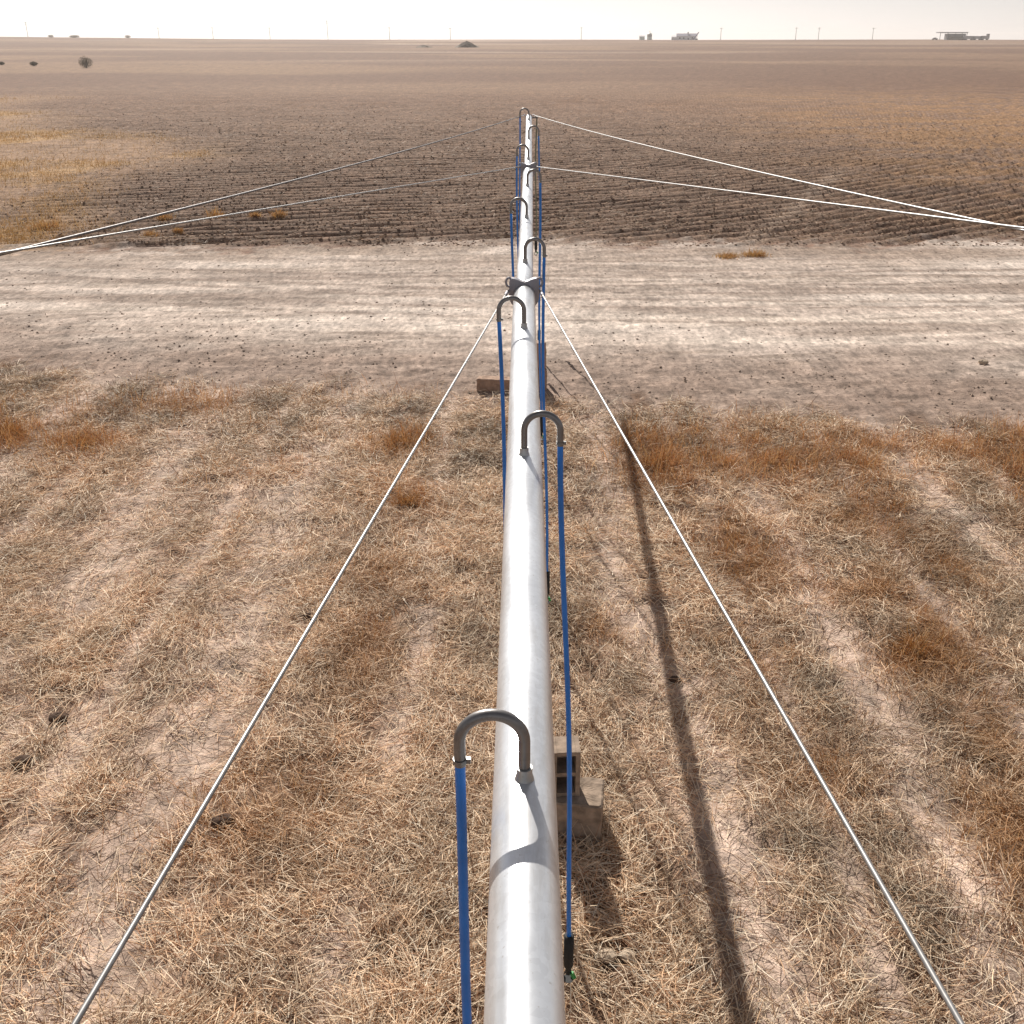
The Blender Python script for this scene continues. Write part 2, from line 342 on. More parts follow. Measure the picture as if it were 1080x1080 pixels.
# ------------------------------------------------------------------ straw and weeds
def strands(name, x, y, z0, L, W, phi, pit, droop, col, mat, roll=None):
    n = len(x); z = terrain(x, y) + z0
    roll = RNG.uniform(-.9, .9, n) if roll is None else roll
    P = []; p = np.stack([x, y, z], 1); pp = pit.copy(); ph = phi.copy(); bend = RNG.normal(0, .11, n)
    for k in range(3):
        P.append(p); d = np.stack([np.cos(pp) * np.cos(ph), np.cos(pp) * np.sin(ph), np.sin(pp)], 1)
        p = p + d * (L / 2)[:, None]; pp = pp - droop; ph = ph + bend
    side = np.stack([-np.sin(phi), np.cos(phi), 0 * phi], 1)
    upv = np.cross(np.stack([np.cos(pit) * np.cos(phi), np.cos(pit) * np.sin(phi), np.sin(pit)], 1), side)
    sd = side * np.cos(roll)[:, None] + upv * np.sin(roll)[:, None]
    V = np.zeros((n, 6, 3)); wf = (1., .95, .45)
    for k in range(3):
        V[:, 2 * k] = P[k] - sd * (W * wf[k] / 2)[:, None]; V[:, 2 * k + 1] = P[k] + sd * (W * wf[k] / 2)[:, None]
    b = (np.arange(n) * 6)[:, None]
    F = np.concatenate([b + np.array([[0, 1, 3, 2]]), b + np.array([[2, 3, 5, 4]])], 1).reshape(-1, 4)
    return np_mesh(name, V.reshape(-1, 3), F, mat, np.repeat(col, 6, 0))
def pick(cols, w, n):
    c = np.array(cols)[RNG.choice(len(cols), n, p=np.array(w) / sum(w))]
    return c * RNG.uniform(.75, 1.2, (n, 1))

CLODS = [(62, 760, .07, 'dark rough lump of dung at the left edge of the straw'), (24, 806, .066, 'dark lump beside the left frame edge, below a similar one'),
         (236, 870, .075, 'dark round clod in the straw just right of the near left cable'), (200, 893, .04, 'small dark clod on straw under the near left cable'),
         (640, 1011, .055, 'pale flat stone at the tip of the block stack shadow, left of two'), (662, 1011, .05, 'pale flat stone at the tip of the block stack shadow, right of two'),
         (712, 719, .05, 'small dark clod lying in the long shadow of the pipe'), (1037, 384, .075, 'dark stone on the pale road far out to the right'),
         (326, 652, .05, 'small brown clod in the pale straw left of the cable')]
CLOD_AT = [(at(c[0], c[1]), c[2]) for c in CLODS]
N = 800000
y = 3.0 + 15.8 * RNG.random(N) ** .85
x = RNG.uniform(-1, 1, N) * (.60 * y + 2.2)
tr = tracks(x, y); wm = weeds_mask(x, y)
dens = (.20 + .35 * sstep(.33, .62, fbm(x * .8, y * .8, 101, 4)) + .75 * sstep(.36, .62, fbm(x * 2.9, y * 2.9, 107, 3))) * (1 - .78 * tr) * (1 - .35 * wm)
dens *= 1 - sstep(-.8, .5, y - edge_near(x) + .9 * (fbm(x * 1.3, y * 1.3, 102, 3) - .5) * 2)
for (g, sz) in CLOD_AT: dens *= 1 - .93 * np.exp(-(((x - g[0]) / (sz * 1.7)) ** 2 + ((y - g[1] + sz * .8) / (sz * 2.4)) ** 2) ** 2)
k = RNG.random(N) < dens * .85
x, y, tr, wm = x[k], y[k], tr[k], wm[k]; n = len(x)
swirl = fbm(x * .55, y * .55, 103, 2) * 9
col = pick([(.76, .565, .385), (.83, .67, .49), (.56, .36, .215), (.24, .125, .068), (.86, .74, .58)], [4, 3.4, 2.2, 2.2, 1.8], n)
lightp = sstep(.4, .65, fbm(x * .35 + 5, y * .35, 104, 3)); col *= (.74 + .42 * lightp + .15 * tr)[:, None] * (.74 + .5 * sstep(.35, .62, fbm(x * 2.1, y * 2.1, 108, 3)))[:, None]
col = mixc(col, np.array([.36, .19, .08]), np.clip(wm * 1.1, 0, .75)); col = np.maximum(col / np.maximum(1, col.max(1) / .80)[:, None], .02)
far = sstep(6, 17, y)
pit = np.abs(RNG.normal(0, .20, n)); st = RNG.random(n) < .12; pit[st] = RNG.uniform(.3, 1.1, st.sum())
o = strands('straw_litter', x, y, RNG.random(n) ** 1.6 * .075 + .004, RNG.uniform(.07, .28, n), RNG.uniform(.003, .0066, n) * (1 + .5 * far),
        swirl + RNG.normal(0, .9, n) + math.pi * (RNG.random(n) < .5), pit, RNG.uniform(0, .22, n), col, M['straw'])
tag(o, 'pale dry straw lying matted over the stubble ground', 'straw', kind='stuff')

N = 700000
y = 3.4 + 15 * RNG.random(N); x = RNG.uniform(-1, 1, N) * (.62 * y + 2)
wm = weeds_mask(x, y) + .06 * sstep(.5, .75, fbm(x * .9, y * .9, 111, 3))
clump = sstep(.35, .75, fbm(x * 4.5, y * 4.5, 112, 2))
k = (RNG.random(N) < wm * (.25 + .9 * clump)) & (y < edge_near(x) + .1)
x, y = x[k], y[k]; n = len(x)
col = pick([(.50, .25, .10), (.43, .185, .068), (.60, .37, .18), (.26, .11, .048)], [4, 3, 2.5, 1.6], n)
col = np.clip(col * (1 + .10 * sstep(11.5, 13.5, y))[:, None] * np.array([1, 1.04, 1.0]), 0, .8)
o = strands('dry_weeds', x, y, np.zeros(n), RNG.uniform(.05, .20, n) * (1 + .9 * sstep(11.5, 13.5, y)), RNG.uniform(.002, .0045, n) * (1 + .5 * sstep(6, 17, y)), RNG.uniform(0, 6.28, n),
        RNG.uniform(.5, 1.45, n), RNG.uniform(0, .5, n), col, M['weed'])
tag(o, 'rust brown dry weeds growing in loose patches among the straw', 'weeds', kind='stuff')

N = 240000
y = 31 + 95 * RNG.random(N) ** 1.6; x = -8 - .36 * (y - 33) - RNG.random(N) * (8 + .45 * y)
cl = sstep(.44, .60, fbm(x * .13, y * .10, 35, 5)) * sstep(.3, .6, fbm(x * .6, y * .5, 121, 3))
k = RNG.random(N) < golden_mask(x, y) * (.10 + .9 * cl) * (y > edge_far(x) + .3); x, y = x[k], y[k]; n = len(x)
o = strands('golden_grass', x, y, np.zeros(n), RNG.uniform(.05, .24, n), RNG.uniform(.006, .012, n) * (1 + y / 60), RNG.uniform(0, 6.28, n), RNG.uniform(.6, 1.5, n), RNG.uniform(0, .5, n),
        pick([(.46, .29, .12), (.40, .23, .085), (.54, .39, .21)], [4, 3, 2], n), M['weed'])
tag(o, 'golden dry grass covering the unploughed left side of the field', 'grass', kind='stuff')

# ------------------------------------------------------------------ clods
OCT = np.array([(1, 0, 0), (-1, 0, 0), (0, 1, 0), (0, -1, 0), (0, 0, 1), (0, 0, -1), (.62, .62, .35), (-.62, .62, .35), (-.62, -.62, .35), (.62, -.62, .35)], float)
OF = np.array([(4, 0, 6), (4, 6, 2), (4, 2, 7), (4, 7, 1), (4, 1, 8), (4, 8, 3), (4, 3, 9), (4, 9, 0), (0, 2, 6), (2, 1, 7), (1, 3, 8), (3, 0, 9), (5, 2, 0), (5, 1, 2), (5, 3, 1), (5, 0, 3)])
def lumps(name, x, y, size, col, flat=.6):
    n = len(x); J = OCT[None] * RNG.uniform(.65, 1.25, (n, 10, 1)); a = RNG.uniform(0, 6.28, n); ca, sa = np.cos(a)[:, None], np.sin(a)[:, None]
    V = np.stack([J[..., 0] * ca - J[..., 1] * sa, J[..., 0] * sa + J[..., 1] * ca, J[..., 2] * flat], -1) * size[:, None, None]
    V[..., 0] += x[:, None]; V[..., 1] += y[:, None]; V[..., 2] += (terrain(x, y) + size * .12)[:, None]
    F = (np.arange(n) * 10)[:, None, None] + OF[None]
    return np_mesh(name, V.reshape(-1, 3), F.reshape(-1, 3), M['clod'], np.repeat(col, 10, 0))
N = 45000
y = 14.5 + 17.5 * RNG.random(N); x = RNG.uniform(-1, 1, N) * (.6 * y + 3)
d1 = y - edge_near(x); p = np.exp(-np.abs(d1 - 1.6) / 1.9) * .9 * (.2 + 1.2 * sstep(.4, .65, fbm(x * .6, y * .6, 171, 3))) + .12 + .35 * np.exp(-np.abs(y - edge_far(x)) / .8)
k = RNG.random(N) < p; x, y = x[k], y[k]; n = len(x)
tag(lumps('road_gravel', x, y, .006 + .028 * RNG.random(n) ** 6, pick([(.30, .22, .17), (.42, .33, .26), (.2, .15, .12)], [3, 2, 2], n)), 'small crumbs of soil and gravel along the dirt road edges', 'gravel', kind='stuff')
N = 170000
y = 31 + 75 * RNG.random(N) ** 1.7; x = RNG.uniform(-1, 1, N) * (.6 * y + 4)
k = (y > edge_far(x) - 1.2) & (RNG.random(N) < (.12 + .88 * sstep(-.5, 3.5, y - edge_far(x) + 3 * (fbm(x * .5, y * .8, 181, 3) - .5))) * (1 - .95 * golden_mask(x, y)) * (1 - sstep(60, 106, y))); x, y = x[k], y[k]; n = len(x)
tag(lumps('field_clods', x, y, .014 + .045 * RNG.random(n) ** 4, pick([(.14, .082, .056), (.24, .15, .10), (.42, .29, .20)], [4, 3, 2.5], n), .5), 'broken clods of brown soil turned up in the ploughed field', 'clods', kind='stuff')

N = 90000
y = 31 + 70 * RNG.random(N) ** 1.6; x = RNG.uniform(-1, 1, N) * (.6 * y + 4)
k = (y > edge_far(x) + .2) & (RNG.random(N) < (1 - .8 * golden_mask(x, y)) * (.25 + .9 * sstep(.4, .65, fbm(x * .35, y * .8, 131, 3))) * (1 - sstep(60, 101, y))); x, y = x[k], y[k]; n = len(x)
o = strands('crop_residue', x, y, np.full(n, .05), RNG.uniform(.08, .30, n), RNG.uniform(.006, .012, n) * (y / 40), RNG.normal(.1, .7, n), np.abs(RNG.normal(0, .25, n)), RNG.uniform(0, .4, n),
        pick([(.50, .36, .24), (.42, .28, .17), (.58, .45, .32)], [3, 3, 2], n), M['straw'])
tag(o, 'pale crop residue scattered along the rows of the ploughed field', 'residue', kind='stuff')

for (px, py, sz, lb) in CLODS:
    g = at(px, py); pale = 'pale' in lb and 'stone' in lb; c = np.array([(.45, .36, .27)]) if pale else np.array([(.09, .06, .045)])
    m = MB(); rr = np.random.default_rng(int(px)); vs = []; nu, nv = 12, 7
    for j in range(nv + 1):
        for i in range(nu):
            a = 2 * math.pi * i / nu; b = math.pi * (j / nv - .5); q = .75 + .5 * float(fbm(np.array([math.cos(a) * 1.6 + px]), np.array([math.sin(a) * 1.6 + b * 1.5]), 3)[0])
            vs.append((sz * 1.25 * q * math.cos(b) * math.cos(a), sz * q * math.cos(b) * math.sin(a), sz * .62 * q * math.sin(b) + sz * .38))
    fs = [(j * nu + i, j * nu + (i + 1) % nu, (j + 1) * nu + (i + 1) % nu, (j + 1) * nu + i) for j in range(nv) for i in range(nu)]
    m.add(vs, fs); nm = 'stone' if 'stone' in lb else 'clod'
    o = np_mesh(nm, np.array(m.v), np.array(m.f), M['clod'], np.repeat(c, len(m.v), 0)); o.location = (g[0], g[1], T1(g[0], g[1]) + sz * .12)
    tag(o, lb, nm)

TUFTS = [(48, 243, .55, 1.2, 'widest orange grass tuft by the road, behind the left cables'), (158, 249, .33, .6, 'low grass tuft on the road verge, left of a paired smaller tuft'),
         (188, 249, .25, .3, 'small round grass tuft on the road verge beside a wider one'), (228, 228, .5, .8, 'pale tall grass tuft between the two left cables'),
         (270, 233, .35, .5, 'small tuft on the verge left of a brighter orange tuft'), (295, 229, .4, .7, 'bright orange tuft on the verge nearest the pipe on the left'),
         (172, 232, .35, .7, 'loose low tuft just behind the lower left cable'),
         (767, 271, .22, .9, 'low tuft on the pale road right of the pipe, left of two'), (797, 270, .30, .8, 'bushier tuft on the pale road right of the pipe, right of two'),
         (420, 470, .30, .45, 'rust tuft on the stubble just left of the near left cable'), (432, 535, .26, .3, 'small rust tuft with dark base right of the near left cable'),
         (87, 470, .28, .4, 'upright rust tuft at the upper left of the stubble'), (15, 460, .34, .6, 'broad rust tuft on the stubble at the left photo edge'),
         (690, 492, .32, .5, 'dense rust tuft crossed by the near right cable'), (967, 690, .30, .45, 'dense orange tuft in the middle of the right stubble')]
for i, (px, py, h, w, lb) in enumerate(TUFTS):
    g = at(px, py); n = 420; a = RNG.uniform(0, 6.28, n); rad = np.abs(RNG.normal(0, .33, n)) * w * .55; nl = 6; lx = RNG.normal(0, .13, nl) * w; ly = RNG.normal(0, .10, nl) * w; li = RNG.integers(0, nl, n)
    x = g[0] + lx[li] + np.cos(a) * rad; y = g[1] + ly[li] + np.sin(a) * rad; d = g[1]
    c = pick([(.50, .29, .10), (.42, .21, .07), (.58, .40, .19)], [4, 3, 2], n) if d > 20 else pick([(.40, .205, .07), (.34, .155, .05), (.48, .30, .13)], [4, 3, 2], n)
    o = strands('grass_tuft', x, y, np.zeros(n), h * .8 * RNG.uniform(.3, 1.05, n) * RNG.uniform(.6, 1.1, nl)[li], RNG.uniform(.004, .007, n) * (1 + d / 30), a + RNG.normal(0, 1.0, n), RNG.uniform(.45, 1.5, n), RNG.uniform(0, .6, n), c, M['weed'])
    tag(o, lb, 'grass tuft', 'dry grass tufts')

# ------------------------------------------------------------------ the irrigation pipe
RK = [-2, 0, 4.5, 7, 8.05, 9, 11.3, 13.5, 15.15, 15.9, 18.1, 20.4, 21.2]
HK = [1.83, 1.83, 1.83, 1.83, 1.833, 1.835, 1.812, 1.778, 1.705, 1.665, 1.575, 1.435, 1.385]
XK = [0, 0, -.010, -.016, -.016, -.010, .003, .014, .025, .03, .04, .05, .052]
def axis(r): return np.array([np.interp(r, RK, XK), r, CAM_H - np.interp(r, RK, HK)])
def rad(r): return .0842 if r < 8.05 else (.0705 if r < 15.15 else .0572)
pipe = thing('irrigation_pipe', 'long galvanised overhead irrigation pipe running straight away over the field', 'irrigation pipe', tuple(axis(0)))
inv = -axis(0)
def seg_path(a, b, n=24): return [axis(a + (b - a) * i / n) + inv for i in range(n + 1)]
for (a, b) in ((-2, 8.035), (8.065, 15.135), (15.165, 21.2)):
    m = MB(); m.tube(seg_path(a, b), rad((a + b) / 2), 48, True); m.build('pipe_section', M['pipe'], pipe)
m = MB(); e = axis(21.2) + inv; m.tube([e + np.array([0, .001, 0]), e + np.array([0, .03, 0])], .068, 24); m.build('end_cap', M['bracket'], pipe)
def flange(rr):
    c = axis(rr) + inv; ra = rad(rr - .1); rb = rad(rr + .1); fl = MB()
    fl.tube([c + np.array([0, -.014, 0]), c + np.array([0, .014, 0])], ra + .026, 40)
    f = fl.build('flange', M['bracket'], pipe)
    # clamp plate with a notched top edge and two raised ears
    TT = [0, .28, .62, .80, 1.05, 1.5, 2.3]; RR = [.020, .034, .082, .078, .048, .036, .034]
    sd = MB(); NA = 61; vs = []; fs = []
    for i in range(NA):
        t = -2.3 + 4.6 * i / (NA - 1); ro = ra + float(np.interp(abs(t), TT, RR)); ri = ra + .002
        for (q, yy) in ((ri, -.034), (ro, -.030), (ro, .030), (ri, .034)): vs.append(c + np.array([q * math.sin(t), yy, q * math.cos(t)]))
    for i in range(NA - 1):
        for k in range(4): fs.append((i * 4 + k, i * 4 + (k + 1) % 4, i * 4 + 4 + (k + 1) % 4, i * 4 + 4 + k))
    fs += [(3, 2, 1, 0), tuple(4 * (NA - 1) + k for k in range(4))]
    sd.add(vs, fs); sd.build('clamp_plate', M['bracket'], f)
    for sgn in (-1, 1):
        ear = MB(); ctr = c + np.array([sgn * (ra + .036), -.012, ra + .018]); ring = []
        for k in range(25):
            a = 2 * math.pi * k / 24; ring.append(ctr + np.array([.022 * math.cos(a), 0, .034 * math.sin(a)]))
        ear.tube(ring, .009, 10, False); ear.build('cable_eye', M['bracket'], f)
    for k in range(8):
        a = 2 * math.pi * (k + .5) / 8; p = c + np.array([(ra + .017) * math.cos(a), 0, (ra + .017) * math.sin(a)])
        b = MB(); b.tube([p + np.array([0, -.030, 0]), p + np.array([0, .030, 0])], .008, 6, True, False); b.build('bolt', M['clamp'], f)
flange(8.05); flange(15.15)

OUT = [2.13 + 2.286 * k for k in range(9)]
SIDE = [-1, 1, -1, 1, -1, 1, -1, 1, -1]
GR = .083; TUBE = .0155
tips = []
for k, (rr, sd) in enumerate(zip(OUT, SIDE)):
    c = axis(rr) + inv; top = c + np.array([0, 0, rad(rr)]); yaw = RNG.normal(0, .05)
    dx = np.array([math.cos(yaw) * sd, math.sin(yaw), 0]); pts = [top + np.array([0, 0, .012]), top + np.array([0, 0, .06])]
    for i in range(21):
        a = math.pi * i / 20; pts.append(top + dx * (GR - GR * math.cos(a)) + np.array([0, 0, .117 + GR * math.sin(a)]))
    tip = top + dx * 2 * GR + np.array([0, 0, .045]); pts.append(tip + np.array([0, 0, .03])); pts.append(tip)
    m = MB(); m.tube(pts, TUBE, 20); g = m.build('gooseneck', M['goose'], pipe)
    m = MB(); m.tube([top + np.array([0, 0, -.012]), top + np.array([0, 0, .004]), top + np.array([0, 0, .012]), top + np.array([0, 0, .034])], [.028, .024, .021, .021], 20); m.build('socket', M['socket'], g)
    tips.append(tip - inv)

POS = ['nearest', 'second nearest', 'third nearest', 'fourth', 'fifth', 'sixth', 'seventh', 'eighth', 'farthest']
HOSE_TXT = {0: 'blue drop hose on the nearest gooseneck, running out of the bottom of the photo',
            1: 'long blue drop hose right of the pipe with its weight near the bottom edge',
            2: 'blue drop hose left of the pipe, in front of the pale road', 3: 'blue drop hose right of the pipe whose black weight hangs halfway down the photo',
            4: 'short looking blue hose hanging left of the pipe just before the near flange', 5: 'blue drop hose right of the pipe below the far flange, beside another hose',
            6: 'thin dark drop hose left of the pipe, just beyond the far flange', 7: 'last blue drop hose on the right side of the pipe', 8: 'drop hose at the far pipe end on the left side'}
def drop_hose(tip, length, label, lean, mat, weight=True):
    t = thing('drop_hose', label, 'hose', tuple(tip), 0, 'drop hoses hanging from the pipe')
    pts = []; nn = 16
    for i in range(nn + 1):
        q = i / nn; pts.append((lean * length * (q ** 1.15) + .012 * (math.sin(q * 6.3 + tip[1]) - math.sin(tip[1])), .015 * (math.sin(q * 4 + tip[1]) - math.sin(tip[1])), .035 - (length + .035) * q))
    m = MB(); m.tube(pts, .0140, 14); m.v = [v for v in m.v]; m.build('hose_tube', mat, t)
    m = MB(); m.tube([(0, 0, .008), (0, 0, .020)], .0185, 16); m.box((.021, 0, .014), (.014, .012, .014)); m.build('hose_clamp', M['clamp'], t)
    e = np.array(pts[-1]); m = MB()
    m.tube([e + np.array([0, 0, .03]), e + np.array([0, 0, .028]), e + np.array([0, 0, -.21]), e + np.array([0, 0, -.235])], [.020, .030, .030, .019], 18); w = m.build('hose_weight', M['black'], t)
    m = MB(); m.tube([e + np.array([0, 0, -.235]), e + np.array([0, 0, -.28])], .018, 12)
    for q in (-1, 1): m.tube([e + np.array([q * .017, .004, -.27]), e + np.array([q * .03, .004, -.30]), e + np.array([q * .017, .004, -.33])], .005, 6)
    m.tube([e + np.array([0, 0, -.325]), e + np.array([0, 0, -.34])], [.034, .022], 14); nz = m.build('sprinkler', M['black'], w)
    m = MB(); m.tube([e + np.array([.02, -.012, -.262]), e + np.array([.036, -.016, -.30])], .013, 10); m.build('nozzle', M['green'], nz)
for k, tip in enumerate(tips):
    L = tip[2] - (CAM_H - 4.83) if k < 5 else tip[2] - (CAM_H - 4.80)
    drop_hose(tip, L, HOSE_TXT[k], [.02, .031, .028, .016, .012, .01, .012, .008, .01][k], M['hose'])
ep = axis(21.25) + np.array([.155, 0, -.02])
drop_hose(ep, 2.28, 'dull olive drain hose hanging at the far end, its black weight right beside the pipe', -.004, M['hose_dark'])
m = MB(); e0 = axis(21.22) + inv; m.tube([e0, e0 + np.array([.06, .03, 0]), e0 + np.array([.145, .03, 0]), e0 + np.array([.155, .03, -.02])], .016, 12); m.build('drain_elbow', M['goose'], pipe)

# ------------------------------------------------------------------ cables
def cam_pt(px, py, depth):
    X = (px - 555) / 1080; Y = (540 - py) / 1080
    d = np.array([X, math.cos(PITCH) + Y * math.sin(PITCH), -math.sin(PITCH) + Y * math.cos(PITCH)])
    d = np.array([d[0] * math.cos(YAW) - d[1] * math.sin(YAW), d[0] * math.sin(YAW) + d[1] * math.cos(YAW), d[2]])
    return d * depth + np.array([0, 0, CAM_H])
M['cable_dark'] = simple('dark_cable', (.13, .12, .12), .5, .5, .15, 60)  # darker steel tone, used on the upper left cable only
def rope(m, pts, r, lay=.16, seg=20):
    # stranded rope: a lobed section twisting along the line
    P0 = np.array(pts); L = np.linalg.norm(P0[-1] - P0[0]); n = int(L / .02); q = np.linspace(0, len(P0) - 1, n); P = np.stack([np.interp(q, np.arange(len(P0)), P0[:, k]) for k in range(3)], 1)
    t = np.gradient(P, axis=0); t /= np.linalg.norm(t, axis=1)[:, None]; u = np.cross(t, [0, 0, 1.]); u /= np.linalg.norm(u, axis=1)[:, None]; w = np.cross(u, t)
    a = 2 * np.pi * np.arange(seg) / seg; tw = 2 * np.pi * np.linspace(0, L, n) / lay
    rr = r * (1 + .13 * np.abs(np.cos(2.5 * (a[None] - tw[:, None]))) - .05)
    V = P[:, None] + rr[..., None] * (np.cos(a)[None, :, None] * u[:, None] + np.sin(a)[None, :, None] * w[:, None])
    m.add(V.reshape(-1, 3), [(i * seg + k, i * seg + (k + 1) % seg, (i + 1) * seg + (k + 1) % seg, (i + 1) * seg + k) for i in range(n - 1) for k in range(seg)], True)
def cable(a, b, sag, label, r=.0068, mat='cable'):
    a = np.array(a, float); b = np.array(b, float) + np.array([0, 0, .8 * sag]); t = thing('guy_cable', label, 'cable', tuple(a), 0, 'steel guy cables bracing the pipe'); L = np.linalg.norm(b - a)
    pts = [(b - a) * q + np.array([0, 0, -4 * sag * q * (1 - q)]) for q in np.linspace(0, 1, 25)]
    m = MB(); rope(m, pts, r); w = m.build('wire_rope', M[mat], t)
    d = (b - a) / L; m = MB(); m.tube([d * .05, d * .16], r * 1.9, 10); m.build('cable_clamp', M['bracket'], t)
def beyond(a, b, f): return a + (b - a) * f
f1 = axis(8.04); f2 = axis(15.15); f3 = axis(21.15)
for sg, px, lb in ((-1, 85, 'white steel cable slanting from the near flange to the lower left corner'), (1, 1008, 'white steel cable slanting from the near flange to the lower right corner')):
    a = f1 + np.array([sg * .124, -.02, .042]); b = cam_pt(px, 1070, 2.13); cable(a, beyond(a, b, 1.45), .0, lb)
aL = f2 + np.array([-.11, 0, .07]); aR = f2 + np.array([.11, 0, .07])
cable(aL, beyond(aL, cam_pt(0, 267, 5.0), 1.25), .0, 'lower left cable, pale, from the far flange to the left photo edge', .0058)
cable(aR, beyond(aR, cam_pt(1080, 240.5, 5.0), 1.25), .0, 'lower right cable, bright, from the far flange to the right photo edge', .0058)
eL = f3 + np.array([-.07, 0, .06]); eR = f3 + np.array([.07, 0, .06])
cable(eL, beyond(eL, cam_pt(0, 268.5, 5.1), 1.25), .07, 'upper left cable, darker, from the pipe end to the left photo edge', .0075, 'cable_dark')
cable(eR, beyond(eR, cam_pt(1080, 243, 5.1), 1.25), .07, 'upper right cable from the pipe end, meeting the lower one at the right edge', .006)

# ------------------------------------------------------------------ concrete blocks
def rough_block(name, d, label, loc, rz, mat, cells=False, group='concrete blocks under the pipe'):
    m = MB()
    if not cells: m.box((0, 0, d[2] / 2), d, 0, .012)
    else:           # hollow block standing on end, its two cells open towards the viewer
        w, dp, h = d; t = .034
        for sx in (-1, 1): m.box((sx * (w / 2 - t / 2), 0, h / 2), (t, dp, h))
        for zc in (t / 2, h / 2, h - t / 2): m.box((0, 0, zc), (w - 2 * t - .002, dp - .004, t - .002 if zc != h - t / 2 else t + .002))
        m.box((0, dp / 2 - .012, h / 2), (w - 2 * t - .004, .016, h - .01))
    o = m.build(name, mat, None, loc, (0, 0, rz))
    if not cells:
        md = o.modifiers.new('chips', 'SUBSURF'); md.subdivision_type = 'SIMPLE'; md.levels = md.render_levels = 4
        tx = bpy.data.textures.new('chip', 'CLOUDS'); tx.noise_scale = .09; dm = o.modifiers.new('rough', 'DISPLACE'); dm.texture = tx; dm.strength = .022; dm.mid_level = .55
    return tag(o, label, 'block', group)
g = at(606, 893); zz = T1(g[0], g[1] + .12) - .02
rough_block('concrete_block', (.46, .34, .40), 'chipped grey concrete block at the bottom of the near stack', (g[0] - .01, g[1] + .19, zz), -.12, M['concrete'])
rough_block('concrete_block', (.21, .20, .41), 'hollow concrete block standing on end on top of the near stack', (g[0] - .075, g[1] + .21, zz + .402), .06, M['concrete'], True)
g = at(522, 413); zz = T1(g[0], g[1] + .1) - .02
rough_block('concrete_block', (.62, .22, .23), 'brown concrete block lying on the dirt left of the pipe', (g[0], g[1] + .12, zz), -.12, M['concrete_brown'])
g = at(566, 412); zz = T1(g[0], g[1] + .1) - .02
rough_block('concrete_block', (.34, .26, .40), 'brown block at the foot of the far stack behind the hoses', (g[0], g[1] + .13, zz), .1, M['concrete_brown'])
rough_block('concrete_block', (.26, .22, .46), 'upright brown block on top of the far stack behind the hoses', (g[0] + .02, g[1] + .13, zz + .402), .15, M['concrete_brown'])

# ------------------------------------------------------------------ far things
def far_at(px, dist, up=0):
    p = cam_pt(px, 41, 1.); d = p - np.array([0, 0, CAM_H]); x = d[0] / d[1] * dist; return np.array([x, dist, T1(x, dist) + up])
POLES = [(30, 11.5, 2), (168, 8.5, 1), (225, 9, 1), (285, 9, 1), (346, 14.5, 2), (411, 9.5, 1), (475, 9, 1), (613, 9.5, 1), (760, 9, 1), (839, 9.5, 1), (863, 9.5, 1), (920, 9, 1)]
PLAB = ['tall double armed pole at the far left of the horizon', 'faint pole on the horizon above the left hill slope', 'horizon pole left of centre, third from the left', 'horizon pole just left of the tallest pole',
        'tallest utility pole on the horizon, with two arms', 'horizon pole just right of the tallest pole', 'horizon pole above the larger dark mound', 'horizon pole right of the pipe end, before the farmhouse',
        'horizon pole just right of the white farmhouse', 'left one of two close poles on the right horizon', 'right one of two close poles on the right horizon', 'horizon pole nearest the open shed on the right']
for i, (px, h, na) in enumerate(POLES):
    p = far_at(px, 930 + 15 * math.sin(i * 2.1)); t = thing('utility_pole', PLAB[i], 'utility pole', tuple(p), RNG.uniform(-.2, .2), 'utility poles along the horizon')
    m = MB(); m.tube([(0, 0, -.5), (0, 0, h)], [.24, .17], 8); m.build('pole', M['wood'], t)
    for k in range(na):
        m = MB(); m.box((0, -.22, h - .6 - 1.6 * k), (2.6, .18, .2)); m.build('crossarm', M['wood'], t)
def shrub(px, py, w, h, label, dist=None):
    g = at(px, py) if dist is None else far_at(px, dist); t = thing('bush', label, 'bush', (g[0], g[1], T1(g[0], g[1])), 0)
    m = MB()
    for k in range(7):
        a = k * .9; m.tube([(0, 0, -.1), (.2 * w * math.cos(a), .2 * w * math.sin(a), h * .45), (.36 * w * math.cos(a), .36 * w * math.sin(a), h * .8)], [.05, .035, .015], 6)
    m.build('stem', M['wood'], t); n = 2600
    d = RNG.normal(0, 1, (n, 3)); d /= np.linalg.norm(d, axis=1)[:, None]; q = RNG.random(n) ** .45
    lob = .75 + .5 * fbm(d[:, 0] * 2 + px, d[:, 1] * 2 + d[:, 2] * 2, 8)
    c = d * (q * lob)[:, None] * np.array([w / 2, w / 2, h * .5]) + np.array([0, 0, h * .5]); c[:, 2] = np.maximum(c[:, 2], .03)
    s_ = RNG.uniform(.05, .12, n) * (w / 2.6) ** .7; e1 = RNG.normal(0, 1, (n, 3)); e2 = RNG.normal(0, 1, (n, 3))
    V = np.stack([c - e1 * s_[:, None] * .6, c + e2 * s_[:, None] * .45, c + e1 * s_[:, None] * .6], 1)
    o = np_mesh('foliage', V.reshape(-1, 3), np.arange(n * 3).reshape(n, 3), M['leaf'], np.repeat(pick([(.15, .125, .08), (.11, .09, .06), (.19, .16, .11)], [3, 2, 2], n), 3, 0)); o.parent = t
shrub(91, 71.5, 2.9, 2.1, 'largest dark bush standing in the far left field')
shrub(36, 69.5, 1.8, .9, 'small low bush left of the largest bush')
shrub(2, 68.5, 1.3, .7, 'low bush at the left photo edge')
shrub(54, 0, 5, 2.2, 'small round treetop on the left hill crest, leftmost of three', 925)
shrub(79, 0, 8.5, 2.2, 'widest of the three treetops on the left hill crest', 925)
shrub(135, 0, 5, 2.6, 'rightmost of the three treetops on the left hill crest', 925)
